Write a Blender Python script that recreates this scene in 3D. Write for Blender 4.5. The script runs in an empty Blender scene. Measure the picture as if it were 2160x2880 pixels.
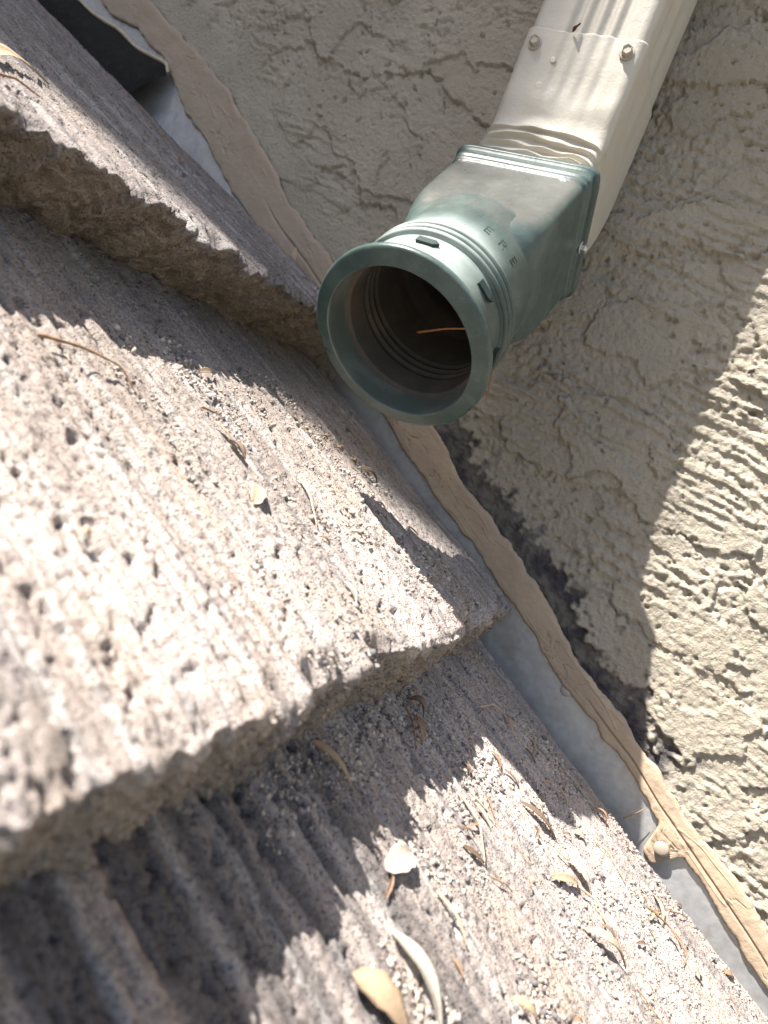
import bpy, math, random
import numpy as np
from mathutils import Matrix, Vector
random.seed(7); RNG = np.random.default_rng(7)
SC = bpy.context.scene
COL = SC.collection

# ------------------------------------------------------------------ camera
# wall is the plane y = 0.59 (camera at the origin), X runs along the wall, Z is up.
PITCH = math.radians(24)
RX = np.array([[0.8427, 0.3905, 0.3706], [-0.3910, -0.0293, 0.9199], [0.3701, -0.9201, 0.1280]])   # world -> camera
cam_d = bpy.data.cameras.new("camera"); cam = bpy.data.objects.new("camera", cam_d); COL.objects.link(cam)
cam.matrix_world = Matrix([list(r) for r in RX.T]).to_4x4()
cam_d.sensor_fit = 'VERTICAL'; cam_d.sensor_height = 36.0; cam_d.lens = 36.0 * 1885 / 2880
cam_d.clip_start = 0.005; cam_d.clip_end = 500
cam_d.dof.use_dof = True; cam_d.dof.focus_distance = 0.45; cam_d.dof.aperture_fstop = 9.0
SC.camera = cam

# ------------------------------------------------------------------ light
SUN = Vector((-0.55, -0.46, 1.0)).normalized()
world = bpy.data.worlds.new("World"); SC.world = world; world.use_nodes = True
wn = world.node_tree; bg = wn.nodes['Background']
sky = wn.nodes.new('ShaderNodeTexSky'); sky.sky_type = 'NISHITA'; sky.sun_disc = False
sky.sun_elevation = math.asin(SUN.z); sky.sun_rotation = math.atan2(SUN.x, SUN.y)
sky.air_density = 1.0; sky.dust_density = 2.2; sky.ozone_density = 0.6
wn.links.new(sky.outputs['Color'], bg.inputs['Color']); bg.inputs['Strength'].default_value = 0.068
sd = bpy.data.lights.new("sun", 'SUN'); sd.energy = 5.0; sd.angle = math.radians(0.53); sd.color = (1.0, 0.955, 0.89)
sun = bpy.data.objects.new("sun", sd); COL.objects.link(sun)
sun.rotation_euler = SUN.to_track_quat('Z', 'Y').to_euler(); sun.location = SUN * 6
vs = SC.view_settings; vs.view_transform = 'Standard'; vs.look = 'None'; vs.gamma = 1.0; vs.exposure = 1.70
vs.use_curve_mapping = False

# ------------------------------------------------------------------ numeric helpers
S_ = np.array([math.cos(PITCH), 0, -math.sin(PITCH)])      # down the slope
N_ = np.array([math.sin(PITCH), 0, math.cos(PITCH)])       # out of the roof
def RP(s, y, n):
    """roof coordinates (down-slope, towards wall, out of roof) -> world array (..., 3)"""
    s, y, n = np.broadcast_arrays(s, y, n)
    return s[..., None] * S_ + y[..., None] * np.array([0, 1.0, 0]) + n[..., None] * N_

_P = np.random.default_rng(11).permutation(4096).astype(np.int64)
_ANG = np.random.default_rng(12).random(4096) * 2 * np.pi
_GX, _GY = np.cos(_ANG), np.sin(_ANG)
_RV = np.random.default_rng(13).random((4096, 4))
def _h(i, j, seed): return _P[(_P[(i + seed * 131) & 4095] + j + seed * 17) & 4095]
def gn(x, y, seed=0):
    x, y = np.broadcast_arrays(np.asarray(x, float), np.asarray(y, float))
    xi = np.floor(x).astype(np.int64); yi = np.floor(y).astype(np.int64); fx = x - xi; fy = y - yi
    u = fx * fx * fx * (fx * (fx * 6 - 15) + 10); v = fy * fy * fy * (fy * (fy * 6 - 15) + 10)
    def g(a, b):
        h = _h(xi + a, yi + b, seed); return _GX[h] * (fx - a) + _GY[h] * (fy - b)
    n0 = g(0, 0) * (1 - u) + g(1, 0) * u; n1 = g(0, 1) * (1 - u) + g(1, 1) * u
    return (n0 * (1 - v) + n1 * v) * 1.5
def fbm(x, y, o=3, seed=0, gain=.5):
    r = 0; a = 1; t = 0
    for k in range(o):
        r = r + a * gn(x * 2 ** k, y * 2 ** k, seed + 5 * k); t += a; a *= gain
    return r / t * 1.3
def worley(x, y, seed=0):
    """nearest feature distance and its random value"""
    x, y = np.broadcast_arrays(np.asarray(x, float), np.asarray(y, float))
    xi = np.floor(x).astype(np.int64); yi = np.floor(y).astype(np.int64)
    best = np.full(x.shape, 9.0); val = np.zeros(x.shape)
    for a in (-1, 0, 1):
        for b in (-1, 0, 1):
            h = _h(xi + a, yi + b, seed); r = _RV[h]
            d = np.hypot(xi + a + r[..., 0] - x, yi + b + r[..., 1] - y)
            m = d < best; best = np.where(m, d, best); val = np.where(m, r[..., 2], val)
    return best, val
def sst(a, b, x):
    t = np.clip((x - a) / (b - a), 0, 1); return t * t * (3 - 2 * t)
def mix(a, b, t):
    t = np.asarray(t)[..., None]; return np.asarray(a) * (1 - t) + np.asarray(b) * t

# ------------------------------------------------------------------ mesh helpers
def link(o, parent=None):
    COL.objects.link(o)
    if parent is not None: o.parent = parent
    return o
def tag(o, label=None, cat=None, group=None, kind=None):
    if label: o['label'] = label
    if cat: o['category'] = cat
    if group: o['group'] = group
    if kind: o['kind'] = kind
    return o
def mesh_obj(name, verts, faces, m, parent=None, smooth=True, origin=None):
    me = bpy.data.meshes.new(name)
    v = np.asarray(verts, float).reshape(-1, 3)
    if origin is not None: v = v - np.asarray(origin)
    me.from_pydata(v.tolist(), [], [list(map(int, f)) for f in faces]); me.update()
    if smooth: me.polygons.foreach_set('use_smooth', [True] * len(me.polygons))
    if m: me.materials.append(m)
    o = bpy.data.objects.new(name, me)
    if origin is not None: o.location = origin
    return link(o, parent)
def grid_obj(name, P, m, parent=None, col=None, keep=None, closed_u=False, smooth=True):
    """P (a, b, 3) vertex grid -> quads, fast path; col (a, b, 3) base colour attribute; keep (a-1, b-1) mask"""
    a, b = P.shape[:2]
    idx = np.arange(a * b).reshape(a, b)
    if closed_u: nxt = np.concatenate([idx[1:], idx[:1]], 0); q = np.stack([idx[:, :-1], nxt[:, :-1], nxt[:, 1:], idx[:, 1:]], -1)
    else: q = np.stack([idx[:-1, :-1], idx[1:, :-1], idx[1:, 1:], idx[:-1, 1:]], -1)
    q = q.reshape(-1, 4) if keep is None else q[keep]
    V = P.reshape(-1, 3); C = None if col is None else col.reshape(-1, 3)
    if keep is not None:
        used = np.zeros(len(V), bool); used[q.ravel()] = True
        rm = np.cumsum(used) - 1; q = rm[q]; V = V[used]; C = None if C is None else C[used]
    me = bpy.data.meshes.new(name); nq = len(q)
    me.vertices.add(len(V)); me.vertices.foreach_set('co', np.ascontiguousarray(V, dtype=np.float32).ravel())
    me.loops.add(nq * 4); me.loops.foreach_set('vertex_index', q.astype(np.int32).ravel())
    me.polygons.add(nq); me.polygons.foreach_set('loop_start', np.arange(0, nq * 4, 4, dtype=np.int32))
    me.update(calc_edges=True)
    me.polygons.foreach_set('use_smooth', np.full(nq, smooth, dtype=bool))
    if C is not None:
        at = me.color_attributes.new('Col', 'FLOAT_COLOR', 'POINT')
        c4 = np.ones((len(V), 4), np.float32); c4[:, :3] = C; at.data.foreach_set('color', c4.ravel())
    if m: me.materials.append(m)
    me.validate()
    return link(bpy.data.objects.new(name, me), parent)
def box(name, lo, hi, m, parent=None):
    x0, y0, z0 = lo; x1, y1, z1 = hi
    v = [(x0, y0, z0), (x1, y0, z0), (x1, y1, z0), (x0, y1, z0), (x0, y0, z1), (x1, y0, z1), (x1, y1, z1), (x0, y1, z1)]
    f = [(3, 2, 1, 0), (4, 5, 6, 7), (0, 1, 5, 4), (1, 2, 6, 5), (2, 3, 7, 6), (3, 0, 4, 7)]
    return mesh_obj(name, v, f, m, parent, smooth=False)
def empty(name, loc, label=None, cat=None, group=None, kind=None):
    o = bpy.data.objects.new(name, None); o.location = loc; o.empty_display_size = .02
    link(o); tag(o, label, cat, group, kind); return o
def attach(o, parent):
    """parent an object whose vertices are in world coordinates to an Empty that is only translated"""
    o.parent = parent; o.matrix_parent_inverse = Matrix.Translation(-Vector(parent.location)); return o

# ------------------------------------------------------------------ materials
def mat(name, base=(.5, .5, .5), rough=.8, spec=.4, attr=False, noise=(), bumps=(), metal=0.0, coat=0.0, speck=None, rough_noise=None, transl=0):
    """noise: (scale, colour, amount, lo, hi[, stretch]) layers over the base; bumps: (scale, distance, kind)"""
    m = bpy.data.materials.new(name); m.use_nodes = True
    nt = m.node_tree; N = nt.nodes; L = nt.links; p = N['Principled BSDF']
    tc = N.new('ShaderNodeTexCoord'); co = tc.outputs['Object']
    if attr:
        va = N.new('ShaderNodeVertexColor'); va.layer_name = 'Col'; c = va.outputs['Color']
    else:
        rgb = N.new('ShaderNodeRGB'); rgb.outputs[0].default_value = (*base, 1); c = rgb.outputs[0]
    for ly in noise:
        sc, colr, amt, lo, hi = ly[:5]
        src = co
        if len(ly) > 5:
            mp = N.new('ShaderNodeMapping'); mp.inputs['Scale'].default_value = ly[5]; mp.inputs['Rotation'].default_value = (0, PITCH, 0)
            mp.vector_type = 'TEXTURE' if False else 'POINT'; L.new(co, mp.inputs['Vector']); src = mp.outputs['Vector']
        nz = N.new('ShaderNodeTexNoise'); nz.inputs['Scale'].default_value = sc; nz.inputs['Detail'].default_value = 4; nz.inputs['Roughness'].default_value = .6
        L.new(src, nz.inputs['Vector'])
        mr = N.new('ShaderNodeMapRange'); mr.inputs['From Min'].default_value = lo; mr.inputs['From Max'].default_value = hi
        mr.inputs['To Max'].default_value = amt; L.new(nz.outputs['Fac'], mr.inputs['Value'])
        mx = N.new('ShaderNodeMix'); mx.data_type = 'RGBA'; L.new(mr.outputs['Result'], mx.inputs['Factor'])
        L.new(c, mx.inputs[6]); mx.inputs[7].default_value = (*colr, 1); c = mx.outputs[2]
    if speck:                                   # aggregate grains: cell noise picks light and dark grains
        for sc, amt in speck:
            vo = N.new('ShaderNodeTexVoronoi'); vo.inputs['Scale'].default_value = sc; L.new(co, vo.inputs['Vector'])
            sp = N.new('ShaderNodeSeparateColor'); L.new(vo.outputs['Color'], sp.inputs[0])
            mr = N.new('ShaderNodeMapRange'); mr.inputs['To Min'].default_value = 1 - amt; mr.inputs['To Max'].default_value = 1 + amt
            L.new(sp.outputs[0], mr.inputs['Value'])
            mm = N.new('ShaderNodeVectorMath'); mm.operation = 'SCALE'; L.new(c, mm.inputs[0]); L.new(mr.outputs['Result'], mm.inputs['Scale']); c = mm.outputs[0]
    L.new(c, p.inputs['Base Color'])
    p.inputs['Roughness'].default_value = rough; p.inputs['Specular IOR Level'].default_value = spec
    p.inputs['Metallic'].default_value = metal; p.inputs['Coat Weight'].default_value = coat
    if transl: p.inputs['Transmission Weight'].default_value = 0
    if rough_noise:
        sc, lo, hi = rough_noise
        nz = N.new('ShaderNodeTexNoise'); nz.inputs['Scale'].default_value = sc; nz.inputs['Detail'].default_value = 5; L.new(co, nz.inputs['Vector'])
        mr = N.new('ShaderNodeMapRange'); mr.inputs['From Min'].default_value = .3; mr.inputs['From Max'].default_value = .7
        mr.inputs['To Min'].default_value = lo; mr.inputs['To Max'].default_value = hi; L.new(nz.outputs['Fac'], mr.inputs['Value']); L.new(mr.outputs['Result'], p.inputs['Roughness'])
    prev = None
    for sc, dist, kind in bumps:
        if kind == 'pit':                        # small sharp pits
            t = N.new('ShaderNodeTexVoronoi'); t.inputs['Scale'].default_value = sc; pr = N.new('ShaderNodeMapRange'); pr.inputs['From Min'].default_value = .12; pr.inputs['From Max'].default_value = .34
            L.new(t.outputs['Distance'], pr.inputs['Value']); out = pr.outputs['Result']
        elif kind == 'voro':
            t = N.new('ShaderNodeTexVoronoi'); t.inputs['Scale'].default_value = sc; out = t.outputs['Distance']
        else:
            t = N.new('ShaderNodeTexNoise'); t.inputs['Scale'].default_value = sc; t.inputs['Detail'].default_value = 5; t.inputs['Roughness'].default_value = .6; out = t.outputs['Fac']
        L.new(co, t.inputs['Vector'])
        b = N.new('ShaderNodeBump'); b.inputs['Distance'].default_value = dist; b.inputs['Strength'].default_value = 1.0
        L.new(out, b.inputs['Height'])
        if prev is not None: L.new(prev, b.inputs['Normal'])
        prev = b.outputs['Normal']
    if prev is not None: L.new(prev, p.inputs['Normal'])
    return m

M_STUCCO = mat('painted_stucco', attr=True, rough=.75, spec=.25, noise=[(60, (.30, .275, .22), .35, .45, .75)], bumps=[(850, .0013, 'noise'), (300, .0022, 'noise')])
M_TILE = mat('weathered_concrete', attr=True, rough=.95, spec=.15, speck=[(1100, .20)], bumps=[(1100, .0008, 'noise'), (620, .0011, 'pit')])
M_CAULK = mat('tan_sealant', attr=True, rough=.6, spec=.35, noise=[(45, (.33, .24, .17), .5, .4, .75)], bumps=[(220, .0008, 'noise')])
M_GALV = mat('galvanised_sheet', (.56, .555, .55), rough=.45, metal=.6, noise=[(160, (.44, .445, .455), .8, .35, .65), (14, (.64, .61, .56), .5, .5, .7), (55, (.40, .36, .31), .6, .58, .72), (300, (.72, .71, .69), .5, .64, .70, (1, 1, 12))], rough_noise=(60, .32, .55), bumps=[(90, .0004, 'noise')])
M_CREAM = mat('cream_painted_metal', (.47, .435, .370), rough=.42, spec=.45, noise=[(30, (.40, .365, .30), .45, .45, .75), (260, (.25, .22, .19), .45, .66, .74)], rough_noise=(50, .42, .62), bumps=[(70, .0006, 'noise'), (600, .0002, 'noise')])
M_GREEN = mat('green_plastic', attr=True, rough=.36, spec=.5, noise=[(90, (.11, .145, .132), .35, .5, .75), (600, (.30, .31, .29), .12, .62, .7), (160, (.20, .225, .215), .55, .63, .70, (1, 1, 14)), (210, (.17, .19, .18), .45, .64, .70, (11, 1, 1))], rough_noise=(70, .26, .42), bumps=[(220, .00018, 'noise')])
M_GREEND = mat('dark_green_plastic', (.024, .040, .036), rough=.6, spec=.25)
M_LETTER = mat('moulded_green_letter', (.040, .058, .053), rough=.4)
M_BORE = mat('dusty_dark_bore', (.062, .058, .053), rough=.75, noise=[(40, (.115, .090, .072), .7, .45, .7), (500, (.20, .18, .16), .6, .66, .72)])
M_SCREWC = mat('cream_painted_screw', (.36, .325, .265), rough=.45, noise=[(400, (.35, .30, .24), .6, .55, .7)])
M_STEEL = mat('zinc_screw', (.62, .62, .63), rough=.28, metal=.9, noise=[(500, (.35, .35, .36), .6, .5, .7)])
M_BLACK = mat('black_bitumen_sheet', (.012, .012, .012), rough=.8, spec=.15, noise=[(120, (.03, .028, .026), .6, .5, .75)], bumps=[(90, .0006, 'noise')])
M_DECK = mat('dark_underlay', (.03, .03, .032), rough=.9)
M_GROUND = mat('bare_ground', (.22, .19, .15), rough=1.0, noise=[(1.5, (.12, .14, .07), .7, .45, .6)])
M_BLOCK = mat('pale_block', (.42, .38, .30), rough=.9, bumps=[(40, .004, 'noise')])

# ------------------------------------------------------------------ junction lines on the wall, in (s, n)
TOP_S = [-2.6, -.8122, -.6472, -.5686, -.4921, -.4236, -.32, -.2085, -.1612, -.1183, -.0876, -.0151, .0242, .0713, .1246, .1907, .2598, 1.6]
TOP_N = [.30, .0116, .0020, -.0130, -.0350, -.0408, -.062, -.0823, -.0940, -.0967, -.1022, -.1135, -.1247, -.1290, -.1359, -.1434, -.1526, -.38]
LOW_S = [-2.6, -.8498, -.8047, -.745, -.6714, -.6229, -.5431, -.4, -.2496, -.1712, -.0357, .0217, .0652, .0939, .1164, .152, .2222, .2666, 1.6]
LOW_N = [.20, -.0328, -.0201, -.0232, -.0485, -.0524, -.0714, -.092, -.1089, -.1196, -.1350, -.1447, -.1489, -.1510, -.1515, -.1614, -.1705, -.1771, -.42]
def n_top(s): return np.interp(s, TOP_S, TOP_N)
def n_low(s): return np.interp(s, LOW_S, LOW_N)
def top_edge(s): return n_top(s) + .0040 * fbm(s / .05, 3.3, 3, 61) + .0030 * gn(s / .014, 1.1, 62) * sst(-.5, .3, gn(s / .05, 6.1, 67)) + .0006 * gn(s / .004, 2.1, 65)
def low_edge(s): return n_low(s) + .0032 * fbm(s / .06, 8.3, 3, 63) + .0026 * gn(s / .014, 4.1, 64) * sst(-.5, .3, gn(s / .05, 9.1, 68)) - .024 * np.exp(-((s - .1785) / .0105) ** 4) + .0006 * gn(s / .004, 2.9, 66)
def n_deck(s): return -.215 - .13 * np.asarray(s)

# ------------------------------------------------------------------ stucco wall
def axis(lo, a, b, hi, fine, grow=1.06, mx=.12):
    mid = list(np.arange(a, b, fine)); L_ = []; x = a; d = fine
    while x > lo: d = min(d * grow, mx); x -= d; L_.append(x)
    R_ = []; x = mid[-1]; d = fine
    while x < hi: d = min(d * grow, mx); x += d; R_.append(x)
    return np.array(L_[::-1] + mid + R_)
def stucco_height(x, z):
    w1 = gn(x / .05, z / .05, 1); w2 = gn(x / .05, z / .05, 3)
    r1 = fbm(x / .016, z / .016, 3, 2, .6); r2 = fbm(x / .016, z / .016, 3, 4, .6)
    wx = x + .016 * w1 + .0055 * r1; wz = z + .014 * w2 + .0055 * r2 + .12 * x
    A = fbm(wx / .130, wz / .075, 2, 10, .45)
    B = fbm(wx / .085 + 9, wz / .052 + 4, 2, 20, .45)
    rr_ = .05 * gn(x / .0055, z / .0055, 9)
    A = A + rr_; B = B + rr_
    A = A - .09
    p1 = sst(.0, .024, A + .02); p2 = sst(.085, .109, B)
    h = .0042 * p1 + .0032 * p2
    flat = np.clip(p1 * .85 + p2 * .6, 0, 1)
    # low ground: coarse sandy lumps of two sizes with gaps between them
    d, v = worley(x / .0085 + .3 * r1, z / .0075 + .3 * r2, 5); l1 = np.sqrt(np.clip(1 - (d / .62) ** 2, 0, 1)) * (.35 + .65 * v)
    d, v2 = worley(x / .0044 + 7, z / .0042, 6); l2 = np.sqrt(np.clip(1 - (d / .62) ** 2, 0, 1)) * v2
    patch = sst(-.25, .25, fbm(x / .06 + 3, z / .05, 2, 45))
    h += (1 - flat) * (.0040 * l1 * patch + .0020 * l2 + .0011 * r1)
    # flats: smooth paint over fine sand
    sand = .00115 * fbm(x / .0046, z / .0046, 2, 43, .7) + .00090 * l2 * sst(-.15, .4, gn(x / .035, z / .03, 46))
    h += flat * (sand + .0009 * fbm(x / .05, z / .04, 2, 44))
    # bead and tear along the plateau edges
    e = (A + .02 - .012) / .05; h += .0007 * np.exp(-((e - .75) / .5) ** 2) * (.55 + gn(x / .014, z / .014, 53)) - .0022 * np.exp(-((e + .35) / .22) ** 2) * sst(-.1, .3, gn(x / .03, z / .03, 54))
    e = (B - .078) / .05; h += .0004 * np.exp(-((e - .6) / .4) ** 2) - .0014 * np.exp(-((e + .4) / .25) ** 2) * sst(-.1, .3, gn(x / .03 + 8, z / .03, 58))
    # drawn trowel lines in a few places, mostly right of the pipe
    zone = sst(.10, .40, fbm(x / .17 + 2, z / .10, 2, 51) + .62 * sst(-.07, .02, x) * sst(-.02, .05, z) * (1 - sst(.16, .24, z)))
    zl = z + .17 * x + .004 * w1; ln = gn(x / .16, zl / .0058, 50) + .45 * gn(x / .025, z / .005, 52); h += zone * .0022 * sst(-.15, .20, ln)
    # pits, clustered in the low ground
    d, v = worley(x / .013 + 2 + .35 * r1, z / .010 + .35 * r2, 55); r = .08 + .24 * _RV[(v * 4095).astype(int), 1]
    h -= .0034 * np.where(v > .46 + .30 * flat, sst(r, r * .5, d), 0) * sst(-.3, .15, gn(x / .06, z / .06, 56))
    h = h * .80 + .00020 * gn(x / .0032, z / .0032, 57)
    return h
def build_wall():
    xs = axis(-3.2, -.62, .20, 2.0, .00125); zs = axis(-1.2, -.37, .50, 3.6, .00125)
    X, Z = np.meshgrid(xs, zs, indexing='ij')
    s = X * S_[0] + Z * S_[2]; n = X * N_[0] + Z * N_[2]
    te = top_edge(s)
    above = n - te
    h = stucco_height(X, Z)
    # smear of paint hiding the texture just above the sealant in the upper part
    smear = sst(-.33, -.42, s) * sst(.050, .020, above + .012 * fbm(s / .07, n / .03, 2, 71))
    h = h * (1 - .8 * smear) + .0022 * smear
    # band where the finish coat is missing and grey base mortar shows
    edge = .024 + .013 * fbm(s / .05, n / .03, 3, 72) + .013 * gn(s / .013, n / .010, 73) + .006 * gn(s / .005, n / .005, 70) - .004 * sst(.02, .12, s)
    bare = sst(edge + .004, edge - .004, above) * sst(-.27, -.22, s + .02 * gn(n / .03, s / .03, 74)) * sst(.170, .130, s + .02 * gn(n / .02, s / .02, 75))
    hb = .0030 * fbm(X / .0075, Z / .0075, 3, 76, .6) + .0010
    h = h * (1 - bare) + hb * bare
    h = np.where(above < 0, .001 + (h - .001) * sst(-.004, 0, above), h)
    Y = .592 - h
    c = mix((.385, .340, .270), (.435, .387, .312), sst(-.5, .5, fbm(X / .12, Z / .1, 3, 80)))
    c = mix(c, (.36, .31, .245), .35 * sst(.1, .6, fbm(X / .2 + 5, Z / .2, 2, 81)))
    c = mix(c, (.088, .078, .080), bare * (.80 + .25 * sst(-.2, .4, fbm(s / .02, n / .02, 2, 82))))
    # dark splashes of the base coat beyond the band
    spl = sst(.30, .42, fbm(s / .022, n / .03, 3, 83)) * sst(edge + .030, edge, above) * sst(-.27, -.2, s) * sst(.19, .15, s) * (above > 0)
    c = mix(c, (.19, .17, .165), .8 * spl * (1 - bare))
    P = np.stack([X, Y, Z], -1)
    cx = (s[1:, 1:] + s[:-1, :-1]) / 2; keep = (n[1:, 1:] > n_deck(cx) - .35)
    far = (X[1:, 1:] < -.62) | (Z[1:, 1:] > .5) | (Z[1:, 1:] < -.37) | (X[1:, 1:] > .2)
    keep &= far | (n[1:, 1:] > n_low(cx) - .02)
    return tag(grid_obj('stucco_wall', P[:, ::-1], M_STUCCO, col=c[:, ::-1], keep=keep[:, ::-1]),
               'beige stucco house wall with rough trowelled texture behind the downspout', 'wall')
build_wall()

# ------------------------------------------------------------------ roof: underlay and concrete tiles
roof = empty('roof', tuple(RP(np.array(0.), np.array(.2), np.array(-.2))), kind='structure')
ss = np.array([-2.4, 1.4]); dk = np.stack([RP(ss, np.array([-1.6] * 2), n_deck(ss)), RP(ss, np.array([.588] * 2), n_deck(ss))], 1)
attach(grid_obj('underlay', dk, M_DECK, smooth=False), roof)

def tile_top(s, y, seed):
    yw = y + .0022 * gn(s / .10, y / .03, seed + 8)
    g = .0011 * gn(s / .22, yw / .0036, seed) + .0017 * gn(s / .35 + 4, yw / .0085, seed + 1) + .0018 * gn(s / .5, yw / .040, seed + 2)
    gr = np.abs(gn(s / .45, yw / (.0095 if seed == 300 else .014), seed + 3)); g -= (.0034 if seed == 300 else .0046) * sst(.11, .0, gr) * sst(-.12, .2, gn(s / .07, y / .03, seed + 4))
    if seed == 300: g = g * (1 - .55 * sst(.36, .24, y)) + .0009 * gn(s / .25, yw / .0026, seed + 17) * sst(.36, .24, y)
    gr2 = np.abs(gn(s / .20, yw / .0075, seed + 13)); g -= .0026 * sst(.14, .0, gr2) * sst(-.15, .2, gn(s / .04 + 3, y / .02, seed + 14))
    if seed == 200:                            # side lap: the strip next to the wall lies a little lower
        ys = np.interp(s, [-.26, -.176, -.1336, -.0876, -.0418], [.452, .437, .4357, .4227, .401]) + .0030 * gn(s / .02, 3.3, 229) + .0016 * gn(s / .006, 1.3, 230)
        g -= .0040 * sst(.0, .004, y - ys) * sst(-.25, -.17, s)
    g += .00055 * fbm(s / .0046, y / .0030, 2, seed + 5)
    g += .0009 * fbm(s / .028, y / .012, 2, seed + 6)
    wq = .30 * fbm(s / .006, y / .006, 2, seed + 16); d, v = worley(s / .0115 + wq, yw / .0066 - wq, seed + 7); r = .10 + .30 * _RV[(v * 4095).astype(int), 1] ** 1.8
    g -= .0046 * np.where(v > .35, sst(r, r * .45, d), 0) * sst(-.35, .1, gn(s / .05, y / .03, seed + 9))
    d, v = worley(s / .0068, yw / .0036, seed + 15); g -= .0016 * np.where(v > .55, sst(.34, .12, d), 0)
    return g
def tile_color(s, y, seed):
    c = mix((.325, .276, .248), (.450, .388, .350), sst(-.5, .5, fbm(s / .25, y / .05, 3, seed + 20)))
    c = mix(c, (.165, .155, .158), .50 * sst(.05, .50, gn(s / .4, y / .013, seed + 21) + .5 * gn(s / .12, y / .005, seed + 22)))
    c = mix(c, (.40, .310, .240), .45 * sst(.1, .55, fbm(s / .09, y / .06, 3, seed + 23)))
    if seed == 300: c = mix(c, (.070, .066, .069), .78 * sst(.34, .22, y) * sst(-.45, .15, gn(s / .5, y / .016, 325)))  # charcoal streaks, with deeper shade worked into the near-left colour
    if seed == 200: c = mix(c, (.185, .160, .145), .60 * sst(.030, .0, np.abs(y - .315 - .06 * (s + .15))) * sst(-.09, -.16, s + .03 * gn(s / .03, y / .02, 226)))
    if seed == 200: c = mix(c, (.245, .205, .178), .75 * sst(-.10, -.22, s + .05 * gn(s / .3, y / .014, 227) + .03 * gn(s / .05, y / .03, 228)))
    if seed == 100: c = mix(c, (.175, .155, .148), .62)  # upslope tile: partial shade put into its colour as a darker tone
    c = mix(c, (.42, .40, .385), .40 * sst(.15, .5, gn(s / .14 + 7, y / .007, seed + 24)))
    return c
def build_tile(s0, s1, y0, y1, nfun, res, seed, thick=.048, under=0.0, rag=1.0, name='tile'):
    """s0 upper end (hidden under the next course), s1 butt end; top at n = nfun(s); one skin: top, butt, both sides"""
    nt = int((s1 - s0) / res); nb = max(6, int(thick / res)); ny = int((y1 - y0) / res)
    v = np.concatenate([np.linspace(0, 1, nt + 1), 1 + np.linspace(0, 1, nb + 1)[1:]])          # 0..1 top, 1..2 butt
    w = np.concatenate([-np.linspace(1, 0, nb + 1)[:-1], np.linspace(0, 1, ny + 1), 1 + np.linspace(0, 1, nb + 1)[1:]])
    V, W = np.meshgrid(v, w, indexing='ij')
    tv = np.clip(V, 0, 1); tw = np.clip(W, 0, 1)
    dv = np.clip(V - 1, 0, 1) * thick; dw = (np.clip(W - 1, 0, 1) + np.clip(-W, 0, 1)) * thick
    drop = np.maximum(dv, dw)
    y = y0 + (y1 - y0) * tw
    rg = rag * (.0062 * gn(y / .024, .5, seed + 40) + .0040 * gn(y / .0095, 2.5, seed + 41) + .0018 * gn(y / .0042, 3.5, seed + 42))
    tooth = rag * (.35 + 1.1 * sst(-.3, .3, gn(y / .06, 5.1, seed + 48))) * (.0105 * sst(.02, .22, gn(y / .017, 7.7, seed + 43)) + .0045 * sst(.05, .25, gn(y / .0065, 1.7, seed + 47)))                           # bites out of the edge
    se = s1 + rg * sst(0, .05, tv - .9)
    s = s0 + (s1 - s0) * tv + (rg - .6 * tooth) * tv ** 12
    # side edge wander
    ysh = .0028 * gn(s / .05, 1.5, seed + 44) + .0016 * gn(s / .012, 2.5, seed + 45)
    y = y + ysh * np.where(tw > .5, sst(.8, 1, tw), 0)
    n = nfun(s) + tile_top(s, y, seed)
    es = (s1 - s); ey = np.minimum(y1 - y, y - y0)
    # worn, chipped top edge
    rnd = .0040 + .0030 * gn(y / .03, s / .03, seed + 46)
    e1 = np.clip(1 - es / rnd, 0, 1); e2 = np.clip(1 - ey / .004, 0, 1)
    n -= .0026 * e1 ** 2 + .002 * e2 ** 2 + tooth * .85 * sst(.018, .003, es)
    n -= drop * (1.0)
    rb = fbm(y / .014, drop / .010, 3, seed + 50); rb2 = fbm(y / .005, drop / .004, 2, seed + 51)
    face = sst(0, .006, dv) * (dv >= dw)
    s = s + face * (.0020 * rb + .0026 * rb2) - under * (dv / thick) ** 1.0
    d, vv = worley(y / .02, drop / .02, seed + 52); s -= face * np.where(vv > .8, .006 * sst(.3, .12, d), 0)
    side = sst(0, .006, dw) * (dw > dv)
    ry = fbm(s / .010, drop / .008, 3, seed + 53)
    y = y + np.where(W > .5, 1, -1) * side * .0022 * ry
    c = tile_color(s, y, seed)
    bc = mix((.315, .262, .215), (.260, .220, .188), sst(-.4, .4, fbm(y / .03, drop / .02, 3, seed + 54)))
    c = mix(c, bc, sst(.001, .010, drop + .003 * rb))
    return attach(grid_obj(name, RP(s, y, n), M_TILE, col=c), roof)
def nf_up(s): return -.0687 + .0236 * (s + .443)
def nf_mid(s): return -.1222 - .012 * (s + .0445)
def nf_low(s): return -.1698 - .055 * (s - .0047)
tag(build_tile(-1.25, -.300, -.02, .555, nf_up, .0017, 100, .052, .040, .55), 'upslope tile with a thick brownish broken butt edge')
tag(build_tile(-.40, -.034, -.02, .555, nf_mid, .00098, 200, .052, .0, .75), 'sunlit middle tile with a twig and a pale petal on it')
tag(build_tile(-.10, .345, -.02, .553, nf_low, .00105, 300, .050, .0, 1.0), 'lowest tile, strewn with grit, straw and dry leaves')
for i, (a, b, fn, un) in enumerate([(-1.25, -.305, nf_up, .03), (-.40, -.036, nf_mid, 0), (-.10, .345, nf_low, 0)]):
    build_tile(a, b, -.56, -.028, fn, .0035, 400 + 60 * i, .05, un, .8)
for i, (a, b) in enumerate([(.02, .545), (-.56, .012)]):
    build_tile(.28, .72, a, b, lambda s: -.238 - .05 * (s - .3), .004, 700 + 60 * i, .05, 0, .8)
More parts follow.
